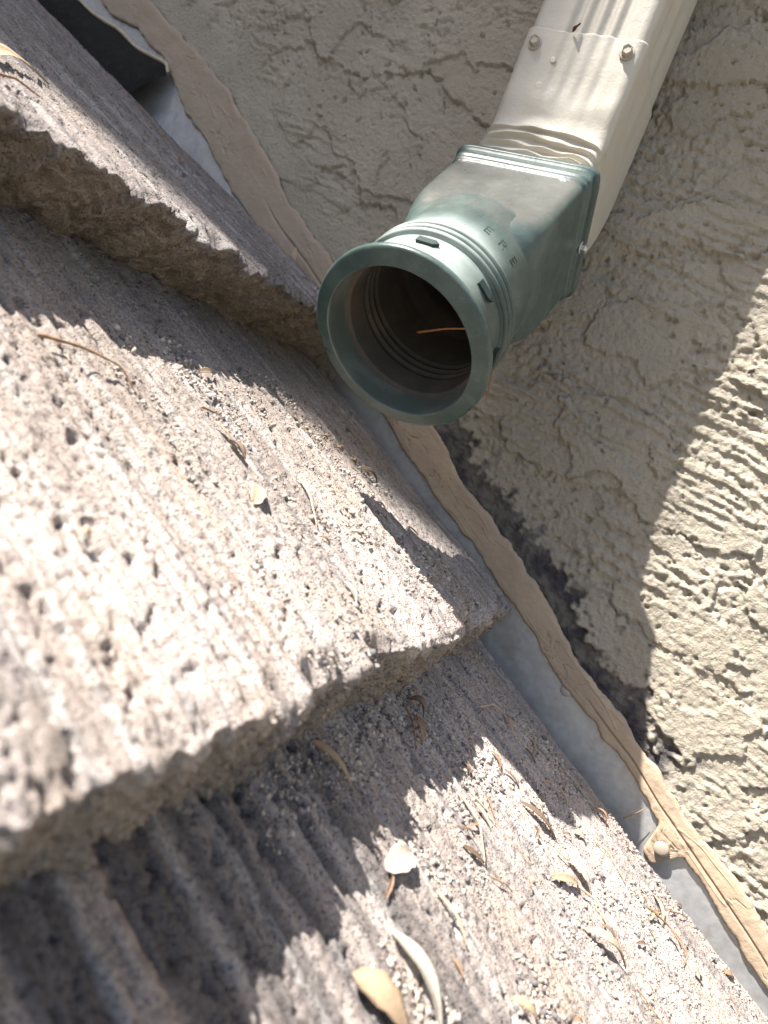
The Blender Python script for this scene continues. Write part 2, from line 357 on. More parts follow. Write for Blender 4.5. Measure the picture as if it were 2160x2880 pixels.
for i, (a, b) in enumerate([(.02, .555), (-.56, .012)]):
    build_tile(-2.2, -1.12, a, b, lambda s: -.030 - .01 * (s + 1.1), .006, 900 + 60 * i, .05, 0, .8)

# ------------------------------------------------------------------ wall flashing with its sealant bead
fl = empty('wall_flashing', tuple(RP(np.array(0.), np.array(.58), np.array(-.17))), 'blue-grey galvanised flashing strip with tan sealant between the tiles and the stucco', 'flashing')
s = np.linspace(-1.6, .9, 500); w = np.linspace(0, 1, 12)
Sg, Wg = np.meshgrid(s, w, indexing='ij'); lo = n_deck(Sg) + .006; hi = n_low(Sg) + .016
attach(grid_obj('sheet_leg', RP(Sg, .5868 - .0006 * fbm(Sg / .09, Wg * 2, 2, 90) - .0025 * (1 - Wg) ** 3, lo + (hi - lo) * Wg), M_GALV), fl)
Yg = .470 + .114 * Wg
attach(grid_obj('sheet_pan', RP(Sg, Yg, n_deck(Sg) + .004), M_GALV), fl)
# sealant: lumpy strip smeared over the top of the sheet
s = np.concatenate([np.linspace(-1.6, -.95, 120)[:-1], np.linspace(-.95, .34, 1300), np.linspace(.34, .9, 100)[1:]]); w = np.linspace(0, 1, 64); Sg, Wg = np.meshgrid(s, w, indexing='ij')
lo = low_edge(Sg); hi = top_edge(Sg) + .001; nn = lo + (hi - lo) * Wg
ed = np.minimum(Wg, 1 - Wg) * (hi - lo)
th = .0026 * (1 - np.exp(-ed / .0009)) + .0009 * fbm(Sg / .03, nn / .03, 3, 91) * sst(0, .006, ed)
fold = np.abs(gn(Sg / .11 + .4 * gn(Sg / .04, nn / .02, 95), (nn - n_low(Sg)) / .010, 92)); th += .0006 * sst(.06, .0, fold) * sst(0, .005, ed) * sst(0, .3, fbm(Sg / .08, nn / .03, 2, 93))
fold2 = gn(Sg / .05, nn / .006, 96); th += .0001 * np.abs(fold2)
# long split along the lower run and another higher up
u = (nn - n_low(Sg)) / (n_top(Sg) - n_low(Sg))
cr = .40 + .05 * gn(Sg / .12, 5.5, 94)
split = np.exp(-((u - cr) * (n_top(Sg) - n_low(Sg)) / .0007) ** 2) * sst(.055, .075, Sg) + np.exp(-((u - .55 + .1 * gn(Sg / .09, 2.2, 97)) * (hi - lo) / .0010) ** 2) * sst(-.30, -.34, Sg) * sst(-.52, -.47, Sg)
crk = np.abs(gn(Sg / .016 + .5 * gn(Sg / .01, nn / .01, 101), nn / .022, 99)); th -= .0013 * sst(.035, .0, crk) * sst(.12, .35, gn(Sg / .045, nn / .03, 100))
th -= .0026 * split
cc = mix((.46, .348, .242), (.395, .300, .215), sst(-.4, .4, fbm(Sg / .08, nn / .02, 3, 98)))
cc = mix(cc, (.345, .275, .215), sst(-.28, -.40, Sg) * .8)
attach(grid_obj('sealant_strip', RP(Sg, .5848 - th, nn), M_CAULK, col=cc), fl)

def disc_mesh(r, h, seg=20, dome=.3):
    v = [(0, 0, h * (1 + dome))]; f = []
    rings = [(.55 * r, h * (1 + dome * .7)), (.9 * r, h), (r, h * .7), (r, 0)]
    for rr, z in rings: v += [(rr * math.cos(2 * math.pi * k / seg), rr * math.sin(2 * math.pi * k / seg), z) for k in range(seg)]
    for k in range(seg): f.append((0, 1 + k, 1 + (k + 1) % seg))
    for q in range(len(rings) - 1):
        for k in range(seg): a = 1 + q * seg + k; b = 1 + q * seg + (k + 1) % seg; f.append((a, a + seg, b + seg, b))
    return v, f
def aim(o, loc, z, x=None):
    z = Vector(z).normalized(); x = Vector(x) if x is not None else Vector((1, 0, 0)); x = (x - z * x.dot(z)).normalized(); y = z.cross(x)
    o.matrix_world = Matrix.Translation(Vector(loc)) @ Matrix((x, y, z)).transposed().to_4x4()
def child_aim(o, parent, loc, z, x=None):
    o.parent = parent; o.matrix_parent_inverse = Matrix.Translation(-Vector(parent.location)); aim_m = Vector(loc)
    z = Vector(z).normalized(); x = Vector(x) if x is not None else Vector((1, 0, 0)); x = (x - z * x.dot(z)).normalized(); y = z.cross(x)
    o.matrix_basis = Matrix.Translation(aim_m) @ Matrix((x, y, z)).transposed().to_4x4()
v, f = disc_mesh(.0052, .0008, dome=.4); o = mesh_obj('nail_head', v, f, M_GALV); child_aim(o, fl, RP(np.array(.0437), np.array(.5862), np.array(-.1493)), (0, -1, 0))
v, f = disc_mesh(.0058, .0022, dome=.4); o = mesh_obj('nail_head', v, f, mat('paint_smeared_nail', (.36, .30, .235), rough=.6, noise=[(300, (.36, .30, .24), .6, .45, .7)])); child_aim(o, fl, RP(np.array(.1785), np.array(.5802), np.array(-.1735)), (0, -1, 0))

# ------------------------------------------------------------------ downspout
PX, PW, PD, PYF = -.1852, .0855, .090, .4775          # centre x, width, depth, front face y
PHI = math.radians(46); RB = .040; ZB = .232           # bend: inner radius, height where it begins
def section(n_arc=6, rad=.007, grow=0.0, nfl=60):
    """rounded rectangle in (a, b): a across, b depth (front = -); returns points and a front weight"""
    W, D, r = PW / 2 + grow, PD / 2 + grow, rad; pts = []
    for a in np.linspace(-W + r, W - r, nfl): pts.append((a, -D))
    for t in np.linspace(0, math.pi / 2, n_arc)[1:-1]: pts.append((W - r + r * math.sin(t), -D + r - r * math.cos(t)))
    for b in np.linspace(-D + r, D - r, 40): pts.append((W, b))
    for t in np.linspace(0, math.pi / 2, n_arc)[1:-1]: pts.append((W - r + r * math.cos(t), D - r + r * math.sin(t)))
    for a in np.linspace(W - r, -W + r, 20): pts.append((a, D))
    for t in np.linspace(0, math.pi / 2, n_arc)[1:-1]: pts.append((-W + r - r * math.sin(t), D - r + r * math.cos(t)))
    for b in np.linspace(D - r, -D + r, 40): pts.append((-W, b))
    for t in np.linspace(0, math.pi / 2, n_arc)[1:-1]: pts.append((-W + r - r * math.cos(t), -D + r - r * math.sin(t)))
    return np.array(pts)
def frame_at(l):
    """path length l measured on the centre line from the start of the bend (negative: straight part above)"""
    if l <= 0: return np.array([PX, PYF + PD / 2, ZB - l]), 0.0
    Rc = RB + PD / 2; ph = min(l / Rc, PHI)
    c = np.array([PX, PYF - RB + Rc * math.cos(ph), ZB - Rc * math.sin(ph)])
    ex = l - Rc * PHI
    if ex > 0: c = c + ex * np.array([0, -math.sin(PHI), -math.cos(PHI)])
    return c, ph
def flute(a):
    """rib profile across the front face: flat shoulders, four ribs in the middle"""
    t = (a + .0165) / .044
    return np.where((t > 0) & (t < 1), .5 - .5 * np.cos(t * 2 * np.pi * 4), 0.0)
dn = empty('downspout', (PX, PYF + PD, ZB), 'cream painted rectangular metal downspout with a crimped elbow on the stucco wall', 'downspout')
def sweep(name, ls, grow, fl_amp, crimp, mt):
    sec = section(grow=grow); rows = []
    for l in ls:
        c, ph = frame_at(l); ex = np.array([1.0, 0, 0]); eb = np.array([0, math.cos(ph), -math.sin(ph)])
        a, b = sec[:, 0].copy(), sec[:, 1].copy()
        fr = np.clip((-b - PD / 2 + .008) / .008, 0, 1)                     # 1 on the front face
        b = b + fr * fl_amp(l) * flute(a)
        sd = (np.abs(a) > PW / 2 + grow - .0015) & (fr < 1); b0 = b
        a = a - np.sign(a) * sd * .0014 * fl_amp(l) / .0024 * (.5 - .5 * np.cos(np.clip((b + .028) / .056, 0, 1) * 4 * np.pi))
        if crimp:
            a = a * (1 - .06 * float(sst(.03, .078, l)))
            b = -PD / 2 + (b + PD / 2) * (1 - .16 * float(sst(0, .07, l)))
            u = a / (PW / 2)
            dep = np.clip((b + PD / 2) / .040, 0, 1)                        # runs onto the sides and dies out
            lw = l - .013 * np.abs(u) ** 3 - .012 * dep - .0020 * np.array(gn(u * 1.6, l / .02, 120)) + .012 * (l < -9)
            per = .0168; k = (lw + .010) / per
            saw = k - np.floor(k); amp = np.where((k > 0) & (k < 6), 1.0, 0.0)
            jag = .75 + .6 * gn(u * 2.5, np.floor(k) * 3.1, 121)
            prof = np.where(saw < .86, (saw / .86) ** 1.6, (1 - saw) / .14) * .0046 * jag
            wgt = np.where(fr > 0, 1.0, np.clip(1 - dep, 0, 1) ** 1.4 * .8)
            prof = prof * amp * wgt
            b = b - np.where(fr > .2, prof, 0); a = a + np.where(fr <= .2, np.sign(a) * prof * .35, 0) - np.where(fr <= .2, np.sign(a) * .0015 * amp * wgt, 0)
            dent = sst(-.05, -.005, l) * (1 - sst(.02, .06, l)); b = b + fr * dent * .0024 * np.array(gn(u * 1.3 + 3, l / .03, 122))
            b = b + fr * .0006 * np.array(gn(u * 3, l / .015, 123)) * sst(-.03, 0, l)
        b = b + fr * .00035 * np.array(gn(a / .02, l / .05, 124))
        rows.append(c + a[:, None] * ex + b[:, None] * eb)
    P = np.stack(rows, 1)
    return attach(grid_obj(name, P, mt, closed_u=True), dn)
ZS = ZB + .068                                             # seam: elbow sleeve slips over the pipe here
Ls = -.068
o = sweep('upper_pipe', np.concatenate([np.linspace(-1.9, -.30, 12), np.linspace(-.28, -.055, 60)]), 0.0, lambda l: .0026, False, M_CREAM)
def fa(l): return .0026 * (.32 + .2 * sst(Ls, Ls - .02, l)) * float(1 - sst(-.035, -.004, l))
lsv = np.concatenate([[Ls + .0004, Ls], np.linspace(Ls, -.022, 60)[1:], np.linspace(-.021, .085, 250), np.linspace(.087, .100, 6)])
o = sweep('elbow', lsv, .0016, fa, True, M_CREAM)
# lip at the upper end of the sleeve: pull the first ring back onto the pipe so the edge has thickness
me = o.data; nseg = len(section()); nl = len(lsv)
co = np.empty(len(me.vertices) * 3); me.vertices.foreach_get('co', co); co = co.reshape(nseg, nl, 3)
cen = co[:, 0].mean(0); co[:, 0] = cen + (co[:, 0] - cen) * .962; rim = .0012 * np.array(gn(np.arange(nseg) / 9., 3.3, 130)); co[:, 0, 2] += rim; co[:, 1, 2] += rim; co[:, 2, 2] += rim * .5
me.vertices.foreach_set('co', co.ravel()); me.update()

def screw_mesh():
    v, f = disc_mesh(.0058, .0010, 24, .1)
    def prism(r, z0, z1, seg, rot=0):
        b = len(v)
        for z, rr in ((z0, r), (z1 * .86, r), (z1, r * .86)): v.extend([(rr * math.cos(rot + 2 * math.pi * k / seg), rr * math.sin(rot + 2 * math.pi * k / seg), z) for k in range(seg)])
        for q in range(2):
            for k in range(seg): a = b + q * seg + k; c = b + q * seg + (k + 1) % seg; f.append((a, c, c + seg, a + seg))
        b2 = len(v); v.extend([(r * .62 * math.cos(rot + 2 * math.pi * k / seg), r * .62 * math.sin(rot + 2 * math.pi * k / seg), z1 - .0009) for k in range(seg)])
        for k in range(seg): a = b + 2 * seg + k; c = b + 2 * seg + (k + 1) % seg; f.append((a, c, b2 + (k + 1) % seg, b2 + k))
        f.append(tuple(range(b2, b2 + seg)))
    prism(.0042, .0006, .0052, 6)
    return v, f
sv, sf = screw_mesh()
for sx, dz in ((PX - .0335, .0115), (PX + .0335, .0095)):
    o = mesh_obj('screw', [(a * .88, b * .88, c * .88) for a, b, c in sv], sf, M_SCREWC, smooth=False); child_aim(o, dn, (sx, PYF - .0018, ZS - dz), (0.05, -1, .06), (.8, 0, .6))
# small embossed rivet dimples
for sx, dz, r in ((PX - .0155, .021, .0022), (PX - .0185, .040, .0030)):
    v, f = disc_mesh(r, .00035, 16, .3); o = mesh_obj('dimple', v, f, M_CREAM); child_aim(o, dn, (sx, PYF - .0016, ZS - dz), (0, -1, 0))

# ------------------------------------------------------------------ green rectangular-to-round adapter
ecen, _ = frame_at((RB + PD / 2) * PHI)
AX = np.array([.050, -math.sin(PHI), -math.cos(PHI)]); AX /= np.linalg.norm(AX)
EX = np.array([1.0, 0, 0]); EX = EX - AX * (EX @ AX); EX /= np.linalg.norm(EX); EB = np.cross(AX, EX)
if EB[1] < 0: EB = -EB
MC = ecen + .006 * AX - .0065 * EB + .0025 * EX      # centre of the rectangular mouth
RC = MC + AX * .1880
def AP(q, u, v): 
    q, u, v = np.broadcast_arrays(np.asarray(q, float), u, v); return RC - q[..., None] * AX + u[..., None] * EX + v[..., None] * EB
ad = empty('drain_adapter', tuple(ecen), 'green plastic rectangular-to-round drain adapter on the end of the downspout', 'adapter')
GREEN = (.040, .068, .062); DUST = (.082, .078, .070)
def revolve(name, prof, mt, seg=160, col=None, parent=ad, fine=.0012, wob=0.0):
    pr = [prof[0]]
    for p0, p1 in zip(prof[:-1], prof[1:]):
        k = max(1, int(math.hypot(p1[0] - p0[0], p1[1] - p0[1]) / fine)); pr += [(p0[0] + (p1[0] - p0[0]) * t / k, p0[1] + (p1[1] - p0[1]) * t / k) for t in range(1, k + 1)]
    pr = np.array(pr); ps = np.linspace(0, 2 * math.pi, seg, endpoint=False)
    Q = np.broadcast_to(pr[:, 0][None], (seg, len(pr))); R = np.broadcast_to(pr[:, 1][None], (seg, len(pr))); T = np.broadcast_to(ps[:, None], R.shape)
    R = R * (1 + wob * np.sin(2 * T + .7) + wob * .6 * np.sin(3 * T))
    P = AP(Q, R * np.sin(T), -R * np.cos(T))
    c = None if col is None else col(Q, R, T)
    o = grid_obj(name, P, mt, closed_u=True, col=c)
    return attach(o, parent)
def green_col(q, r, t):
    top = sst(.35, .95, np.cos(t - .05))
    g = mix(GREEN, (.060, .090, .083), sst(-.3, .5, fbm(q / .02, t * 2, 3, 140)))
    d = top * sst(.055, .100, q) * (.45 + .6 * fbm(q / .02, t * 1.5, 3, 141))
    glare = sst(.55, .97, np.cos(t - .05)) * sst(.0045, .012, q) * sst(.075, .050, q) * (.8 + .35 * fbm(q / .012, t * 2.2, 3, 142))
    g = mix(g, (.34, .385, .365), np.clip(glare, 0, .92))  # sun's highlight on the collar's upper side, painted as a pale band
    return mix(g, DUST, np.clip(d, 0, .5))
rib = lambda q0: [(q0, .0484), (q0 + .0006, .0514), (q0 + .0016, .0522), (q0 + .0028, .0520), (q0 + .0036, .0484)]
outer = [(.000, .0472), (.0028, .0560), (.0035, .0568), (.0062, .0569), (.0070, .0560), (.0074, .0520), (.0092, .0518), (.0096, .0530), (.0118, .0532), (.0124, .0520), (.0134, .0500), (.036, .0492)]
outer += rib(.0368) + rib(.0420) + rib(.0472) + [(.053, .0490), (.090, .0496), (.0985, .0498), (.103, .0485), (.107, .0440)]
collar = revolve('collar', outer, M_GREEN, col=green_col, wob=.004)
inner = [(.000, .0472), (.0006, .0466), (.0180, .0462), (.0190, .0432), (.034, .0428)]
for q0 in (.036, .042, .048): inner += [(q0, .0428), (q0 + .0010, .0442), (q0 + .0030, .0442), (q0 + .0040, .0428)]
inner += [(.07, .0425), (.085, .0420), (.100, .0385), (.150, .0365), (.176, .0365)]
cut = 4
revolve('inner_lip', inner[:3], M_GREEN, col=lambda q, r, t: mix((.085, .108, .098), (.20, .215, .198), .55 * sst(-.2, .5, fbm(t * 1.3, q / .02, 3, 150))), wob=.004)
revolve('bore', inner[2:], M_BORE, wob=.004)
# hood: rounded box narrowing from the pipe to the collar
def superell(hw, hh, e, t):
    c, s_ = np.cos(t), np.sin(t); return hw * np.sign(s_) * np.abs(s_) ** (2 / e), hh * np.sign(c) * np.abs(c) ** (2 / e)
HS = .80                                                # the hood is shallower than it is wide
st = [  # q, half width, half height, exponent, v offset
    (0.0680, .0462, .0462, 2.1, 0), (0.0820, .0466, .0450, 2.6, 0), (0.0940, .0472, .0440, 4.0, .0006), (0.1040, .0476, .0428, 6.5, .0006), (0.1181, .0480, .0424, 9.0, .0002), (0.1396, .0482, .0424, 11.0, 0), (0.1600, .0482, .0424, 12.0, 0), (0.1670, .0482, .0424, 12.0, 0),
    (0.1676, .0494, .0436, 12, 0), (0.1720, .0496, .0438, 12, 0), (0.1728, .0504, .0446, 12, 0), (0.1800, .0506, .0448, 12, 0), (0.1806, .0500, .0442, 12, 0), (0.1810, .0524, .0466, 12, 0), (0.1855, .0526, .0468, 12, 0), (0.1862, .0520, .0462, 12, 0), (0.1864, .0462, .0404, 12, 0)]
tt = []
for k in range(240): tt.append(2 * math.pi * k / 240)
tt = np.array(tt)
# concentrate samples at the corners
tt = tt - .235 * np.sin(4 * tt) * -1 * .9
qs, us, vs_ = [], [], []
rows = []
st2 = []
for A0, A1 in zip(st[:-1], st[1:]):
    k = max(1, int((A1[0] - A0[0]) / .002))
    for j in range(k): st2.append(tuple(A0[i] + (A1[i] - A0[i]) * j / k for i in range(5)))
st2.append(st[-1])
cols = []
for q, hw, hh, e, vo in st2:
    u, v = superell(hw, hh, e, tt); v = -v + vo
    rows.append(AP(np.full(len(tt), q), u, v))
    front = sst(.80, .97, -v / hh) * sst(1.02, .82, np.abs(u) / hw)
    dd = front * (.85 + .3 * fbm(u / .012, np.full(len(tt), q) / .012, 4, 160, .6)) * float(sst(.082, .100, q)) * float(1 - .85 * sst(.166, .169, q)) 
    base = mix(GREEN, (.060, .090, .083), sst(-.4, .4, fbm(u / .03 + v / .05, np.full(len(tt), q) / .03, 3, 161)))
    cols.append(mix(base, DUST, np.clip(dd, 0, .88)))
attach(grid_obj('hood', np.stack(rows, 1), M_GREEN, col=np.stack(cols, 1), closed_u=True), ad)
# hex screw through the lip on the right side
o = mesh_obj('screw', [(a * .8, b * .8, c * .8) for a, b, c in sv], sf, M_STEEL, smooth=False); child_aim(o, ad, AP(.177, np.array(.0506), np.array(.004)), EX, AX)
# raised pointed latch tabs round the collar
def on_collar(q, psi, r): return AP(q, r * math.sin(psi), -r * math.cos(psi))
def curved_prism(name, poly, qc, psi, r0, h, mt):
    """poly in (along circumference, towards the pipe) metres, extruded radially from the collar"""
    v = []; n = len(poly)
    for hh in (-.0006, h):
        for a, b in poly:
            r = r0 + hh; v.append(on_collar(np.array(qc + b), psi + a / r0, r))
    f = [tuple(range(n - 1, -1, -1)), tuple(range(n, 2 * n))] + [(k, (k + 1) % n, n + (k + 1) % n, n + k) for k in range(n)]
    return mesh_obj(name, v, f, mt, collar, smooth=False)
for psi in (math.radians(4), math.radians(52), math.radians(100), math.radians(-44), math.radians(-92), math.radians(148)):
    curved_prism('latch_tab', [(-.0062, -.0022), (.0036, -.0022), (.0066, .0006), (.0036, .0028), (-.0062, .0028)], .0275, psi, .0494, .0022, M_GREEND)
# embossed letters on the collar
def letter(ch, psi):
    w_, h_, t_ = .0036, .0058, .0007
    bars = {'E': [((0, 0), (0, h_)), ((0, 0), (w_, 0)), ((0, h_ / 2), (w_ * .85, h_ / 2)), ((0, h_), (w_, h_))],
            'R': [((0, 0), (0, h_)), ((0, h_), (w_, h_ * .92)), ((w_, h_ * .92), (w_, h_ * .55)), ((w_, h_ * .55), (0, h_ / 2)), ((w_ * .4, h_ / 2), (w_, 0))]}[ch]
    V, F = [], []
    for (x0, y0), (x1, y1) in bars:
        d = np.array([x1 - x0, y1 - y0]); d = d / np.linalg.norm(d); nrm = np.array([-d[1], d[0]]) * t_ / 2; b = len(V); e = d * t_ / 2
        for hh in (-.0005, .00045):
            for px, py in ((x0 - e[0] - nrm[0], y0 - e[1] - nrm[1]), (x1 + e[0] - nrm[0], y1 + e[1] - nrm[1]), (x1 + e[0] + nrm[0], y1 + e[1] + nrm[1]), (x0 - e[0] + nrm[0], y0 - e[1] + nrm[1])):
                V.append(on_collar(np.array(.0660 + py), psi + px / .0494, .0493 + hh))
        F += [(b + 3, b + 2, b + 1, b), (b + 4, b + 5, b + 6, b + 7)] + [(b + k, b + (k + 1) % 4, b + 4 + (k + 1) % 4, b + 4 + k) for k in range(4)]
    mesh_obj('letter', V, F, M_LETTER, collar, smooth=False)
for ch, ps in (('E', 24), ('R', 37), ('E', 50)): letter(ch, math.radians(ps))

# ------------------------------------------------------------------ black flap lifted from the wall joint, upper left
k = 60; t = np.linspace(0, 1, k); w = np.linspace(0, 1, 16); T, Wg = np.meshgrid(t, w, indexing='ij')

ts = np.array([0, .35, .55, .78, .97, 1.0])
s_t = np.interp(T, [0, .25, .45, .65, .98, 1], [-1.25, -.896, -.8466, -.8043, -.7268, -.7173]); n_t = np.interp(T, [0, .25, .45, .65, .98, 1], [-.070, -.046, -.0426, -.0388, -.0284, -.0348])
s_b = np.interp(T, [0, .25, .45, .7, 1], [-1.30, -.9422, -.90, -.80, -.725]); n_b = np.full_like(T, -.088)
bulge = np.sin(Wg * math.pi) * .004
yy = .556 + .022 * Wg - bulge - .003 * np.sin(T * 9)
flap = grid_obj('bitumen_flap', RP(s_b + (s_t - s_b) * Wg, yy, n_b + (n_t - n_b) * Wg + .002 * np.sin(T * 14) * Wg), M_BLACK)
tag(flap, 'black bitumen flap with a curled tan edge, lifted off the wall at the upper left', 'flap')
# its painted, curled upper edge
w2 = np.linspace(0, 1, 8); T2, W2 = np.meshgrid(t, w2, indexing='ij'); an = W2 * 4.2
s2 = np.interp(T2, t, s_t[:, -1]); n2 = np.interp(T2, t, n_t[:, -1] + .002 * np.sin(t * 14)); y2 = np.interp(T2, t, yy[:, -1])
rr = .0020 + .0008 * gn(T2 * 9, 1.2, 170)
M_EDGE = mat('flaking_tan_paint', (.50, .42, .31), rough=.7, noise=[(200, (.30, .24, .18), .7, .45, .7)])
grid_obj('painted_edge', RP(s2, y2 - rr * np.sin(an), n2 + rr * (1 - np.cos(an))), M_EDGE, parent=flap)

# ------------------------------------------------------------------ litter
NF = {'u': nf_up, 'm': nf_mid, 'l': nf_low}
SEED = {'u': 100, 'm': 200, 'l': 300}
def surf(s, y, t):
    s = np.asarray(s, float); y = np.asarray(y, float)
    return NF[t](s) + tile_top(s, y, SEED[t])
LM = {}
def leaf_mat(c):
    if c not in LM:
        d = tuple(x * .55 for x in c)
        LM[c] = mat('dry_leaf', c, rough=.65, spec=.3, noise=[(260, d, .55, .5, .75), (900, tuple(min(1, x * 1.25) for x in c), .4, .5, .7)], bumps=[(700, .0003, 'noise')])
    return LM[c]
def ground_n(s, y, t):
    """mean tile level under a patch"""
    a = np.linspace(-.004, .004, 5); A, B = np.meshgrid(a, a); return float(np.max(surf(s + A, y + B, t)) * .5 + np.mean(surf(s + A, y + B, t)) * .5)
def leaf(name, label, p0, p1, wid, t, colr, curl=.3, lift=.002, cat='leaf', group=None, tip=1.0, bend=.0, roll=0.0):
    """dry leaf from p0 to p1 (s, y): pointed both ends, trough across, arched along, 0.3 mm thick"""
    p0 = np.array(p0); p1 = np.array(p1); d = p1 - p0; Ln = np.linalg.norm(d); d = d / Ln; e = np.array([-d[1], d[0]])
    k, m_ = 15, 7; tt_ = np.linspace(0, 1, k); ww = np.linspace(-1, 1, m_); A, B = np.meshgrid(tt_, ww, indexing='ij')
    prof = (np.clip(np.sqrt(np.clip(1 - (2 * A - 1) ** 2, 0, 1)), .05, 1) if cat == 'petal' else np.clip(np.sin(np.pi * A ** (.75 * tip)) ** .8, .03, 1)) * wid * .42 * (1 + .08 * np.sin(A * 23 + p0[0] * 900))
    off = bend * Ln * np.sin(np.pi * A)
    s = p0[0] + d[0] * A * Ln + e[0] * (B * prof + off); y = p0[1] + d[1] * A * Ln + e[1] * (B * prof + off)
    g0 = ground_n(*p0, t); g1 = ground_n(*p1, t)
    n = g0 + (g1 - g0) * A + .0012 + lift * np.sin(np.pi * A) + .45 * curl * wid * (B ** 2) * (prof / wid) + roll * B * prof - .0004 * (1 - np.abs(B)) 
    top = RP(s, y, n); bot = RP(s, y, n - .0003)
    org = RP(np.array(p0[0]), np.array(p0[1]), np.array(g0))
    V = np.concatenate([top.reshape(-1, 3), bot.reshape(-1, 3)]); idx = np.arange(k * m_).reshape(k, m_); F = []
    for i in range(k - 1):
        for j in range(m_ - 1):
            q = (idx[i, j], idx[i + 1, j], idx[i + 1, j + 1], idx[i, j + 1]); F.append(q); F.append(tuple(x + k * m_ for x in q[::-1]))
    for i in range(k - 1):
        for j in (0, m_ - 1): a, b = idx[i, j], idx[i + 1, j]; F.append((a, b, b + k * m_, a + k * m_))
    o = mesh_obj(name, V, F, leaf_mat(colr), origin=org); return tag(o, label, cat, group)
def tube(name, pts, r, mt, label=None, cat=None, group=None, seg=6):
    """tapering stem through world points"""
    P = np.array(pts, float); k = 24; u = np.linspace(0, len(P) - 1, k); C = np.stack([np.interp(u, range(len(P)), P[:, i]) for i in range(3)], 1)
    for _ in range(2): C[1:-1] = (C[:-2] + 2 * C[1:-1] + C[2:]) / 4
    V, F = [], []
    for i in range(k):
        d = C[min(i + 1, k - 1)] - C[max(i - 1, 0)]; d /= np.linalg.norm(d); a = np.cross(d, [0.3, .2, .93]); a /= np.linalg.norm(a); b = np.cross(d, a)
        rr_ = r * (1 - .55 * i / (k - 1)) * (1 + .18 * math.sin(i * 2.3))
        V += [C[i] + rr_ * (math.cos(2 * math.pi * j / seg) * a + math.sin(2 * math.pi * j / seg) * b) for j in range(seg)]
    for i in range(k - 1):
        for j in range(seg): F.append((i * seg + j, i * seg + (j + 1) % seg, (i + 1) * seg + (j + 1) % seg, (i + 1) * seg + j))
    F += [tuple(range(seg - 1, -1, -1)), tuple(range((k - 1) * seg, k * seg))]
    return tag(mesh_obj(name, V, F, mt, origin=C[0]), label, cat, group)
def straw(name, label, pts, r, t, mt, lift=.001, cat='straw', group=None):
    P = []
    for i, (a, b) in enumerate(pts):
        h = ground_n(a, b, t) + .0012 + r + lift * math.sin(math.pi * i / max(1, len(pts) - 1)); P.append(RP(np.array(a), np.array(b), np.array(h)))
    return tube(name, P, r, mt, label, cat, group)
M_STRAW = mat('dry_straw', (.50, .40, .27), rough=.7, noise=[(300, (.30, .21, .13), .6, .45, .7)])
M_TWIG = mat('brown_twig', (.26, .16, .09), rough=.75, noise=[(300, (.14, .08, .05), .6, .45, .7)])
M_NEEDLE = mat('orange_brown_needle', (.42, .20, .09), rough=.55)
TAN, PALE, BRN, ORG, CREAMY = (.36, .265, .175), (.43, .385, .32), (.17, .115, .08), (.25, .155, .10), (.42, .34, .25)
# on the upper tile
leaf('dry_leaf', 'long tan pointed leaf at the left edge of the upslope tile', (-.3680, .212), (-.412, .274), .010, 'u', TAN, .25, .004, bend=.10)
leaf('dry_leaf', 'tiny reddish leaf chip on the shaded part of the upslope tile', (-.5000, .458), (-.516, .472), .007, 'u', ORG, .3, .001)
straw('fallen_twig', 'fine brown stem lying along the shaded strip of the upslope tile', [(-.6629, .5256), (-.592, .4954), (-.5356, .4687)], .0007, 'u', M_TWIG, .001, 'twig')
straw('fallen_twig', 'short brown stem beneath the long tan leaf on the upslope tile', [(-.340, .205), (-.352, .220), (-.356, .236)], .0008, 'u', M_TWIG, .002, 'twig')
# on the middle tile
leaf('seed_petal', 'pale oval petal lying alone on the sunlit middle tile', (-.1270, .2585), (-.1415, .2740), .0100, 'm', (.45, .35, .25), .12, .003, 'petal', tip=.8)
straw('fallen_twig', 'long curved brown twig arching over the sunlit middle tile', [(-.2157, .1917), (-.21, .2087), (-.1993, .2205), (-.187, .2246)], .0009, 'm', M_TWIG, .005, 'twig')
leaf('dry_leaf', 'curled brown leaf on a dark streak of the middle tile', (-.1720, .2786), (-.1565, .2792), .006, 'm', BRN, .9, .003)
leaf('dry_leaf', 'thin tan blade next to the curled brown leaf', (-.1840, .2775), (-.1671, .2809), .0026, 'm', TAN, .2, .002)
leaf('dry_leaf', 'small brown leaf below the shadow of the upslope tile', (-.2313, .3054), (-.2319, .3188), .0055, 'm', BRN, .4, .002)
straw('dry_straw', 'short dark stem left of the dark streak on the middle tile', [(-.1942, .2763), (-.1924, .2924)], .0007, 'm', M_TWIG, .001)
straw('dry_straw', 'pale thin straw running down the middle tile beside the petal', [(-.1499, .3232), (-.1361, .3183), (-.1147, .3037)], .0007, 'm', M_STRAW, .001)
leaf('dry_leaf', 'narrow tan blade near the wall edge of the middle tile', (-.2287, .4913), (-.1954, .4977), .0035, 'm', TAN, .2, .002)
leaf('dry_leaf', 'pale leaf near the butt edge of the middle tile', (-.0790, .2873), (-.0660, .2828), .0065, 'm', PALE, .3, .002)
leaf('seed_husk', 'blurred tan husk in the near left part of the middle tile', (-.1095, .1480), (-.1062, .1515), .0040, 'm', TAN, .9, .003, 'husk')
for i, (a, b) in enumerate([(-.2, .4124), (-.1947, .4329), (-.1833, .4409), (-.1784, .4589), (-.190, .421), (-.186, .447)]):
    leaf('seed_husk', 'tiny orange-brown seed husk beside the adapter shadow on the middle tile', (a, b), (a + .0045, b + .002), .0042, 'm', ORG, 1.2, .0015, 'husk', 'seed husks on the middle tile')
leaf('dry_leaf', 'crumpled dark brown leaf where the middle tile falls into shade', (-.176, .447), (-.164, .462), .007, 'm', BRN, .9, .004)
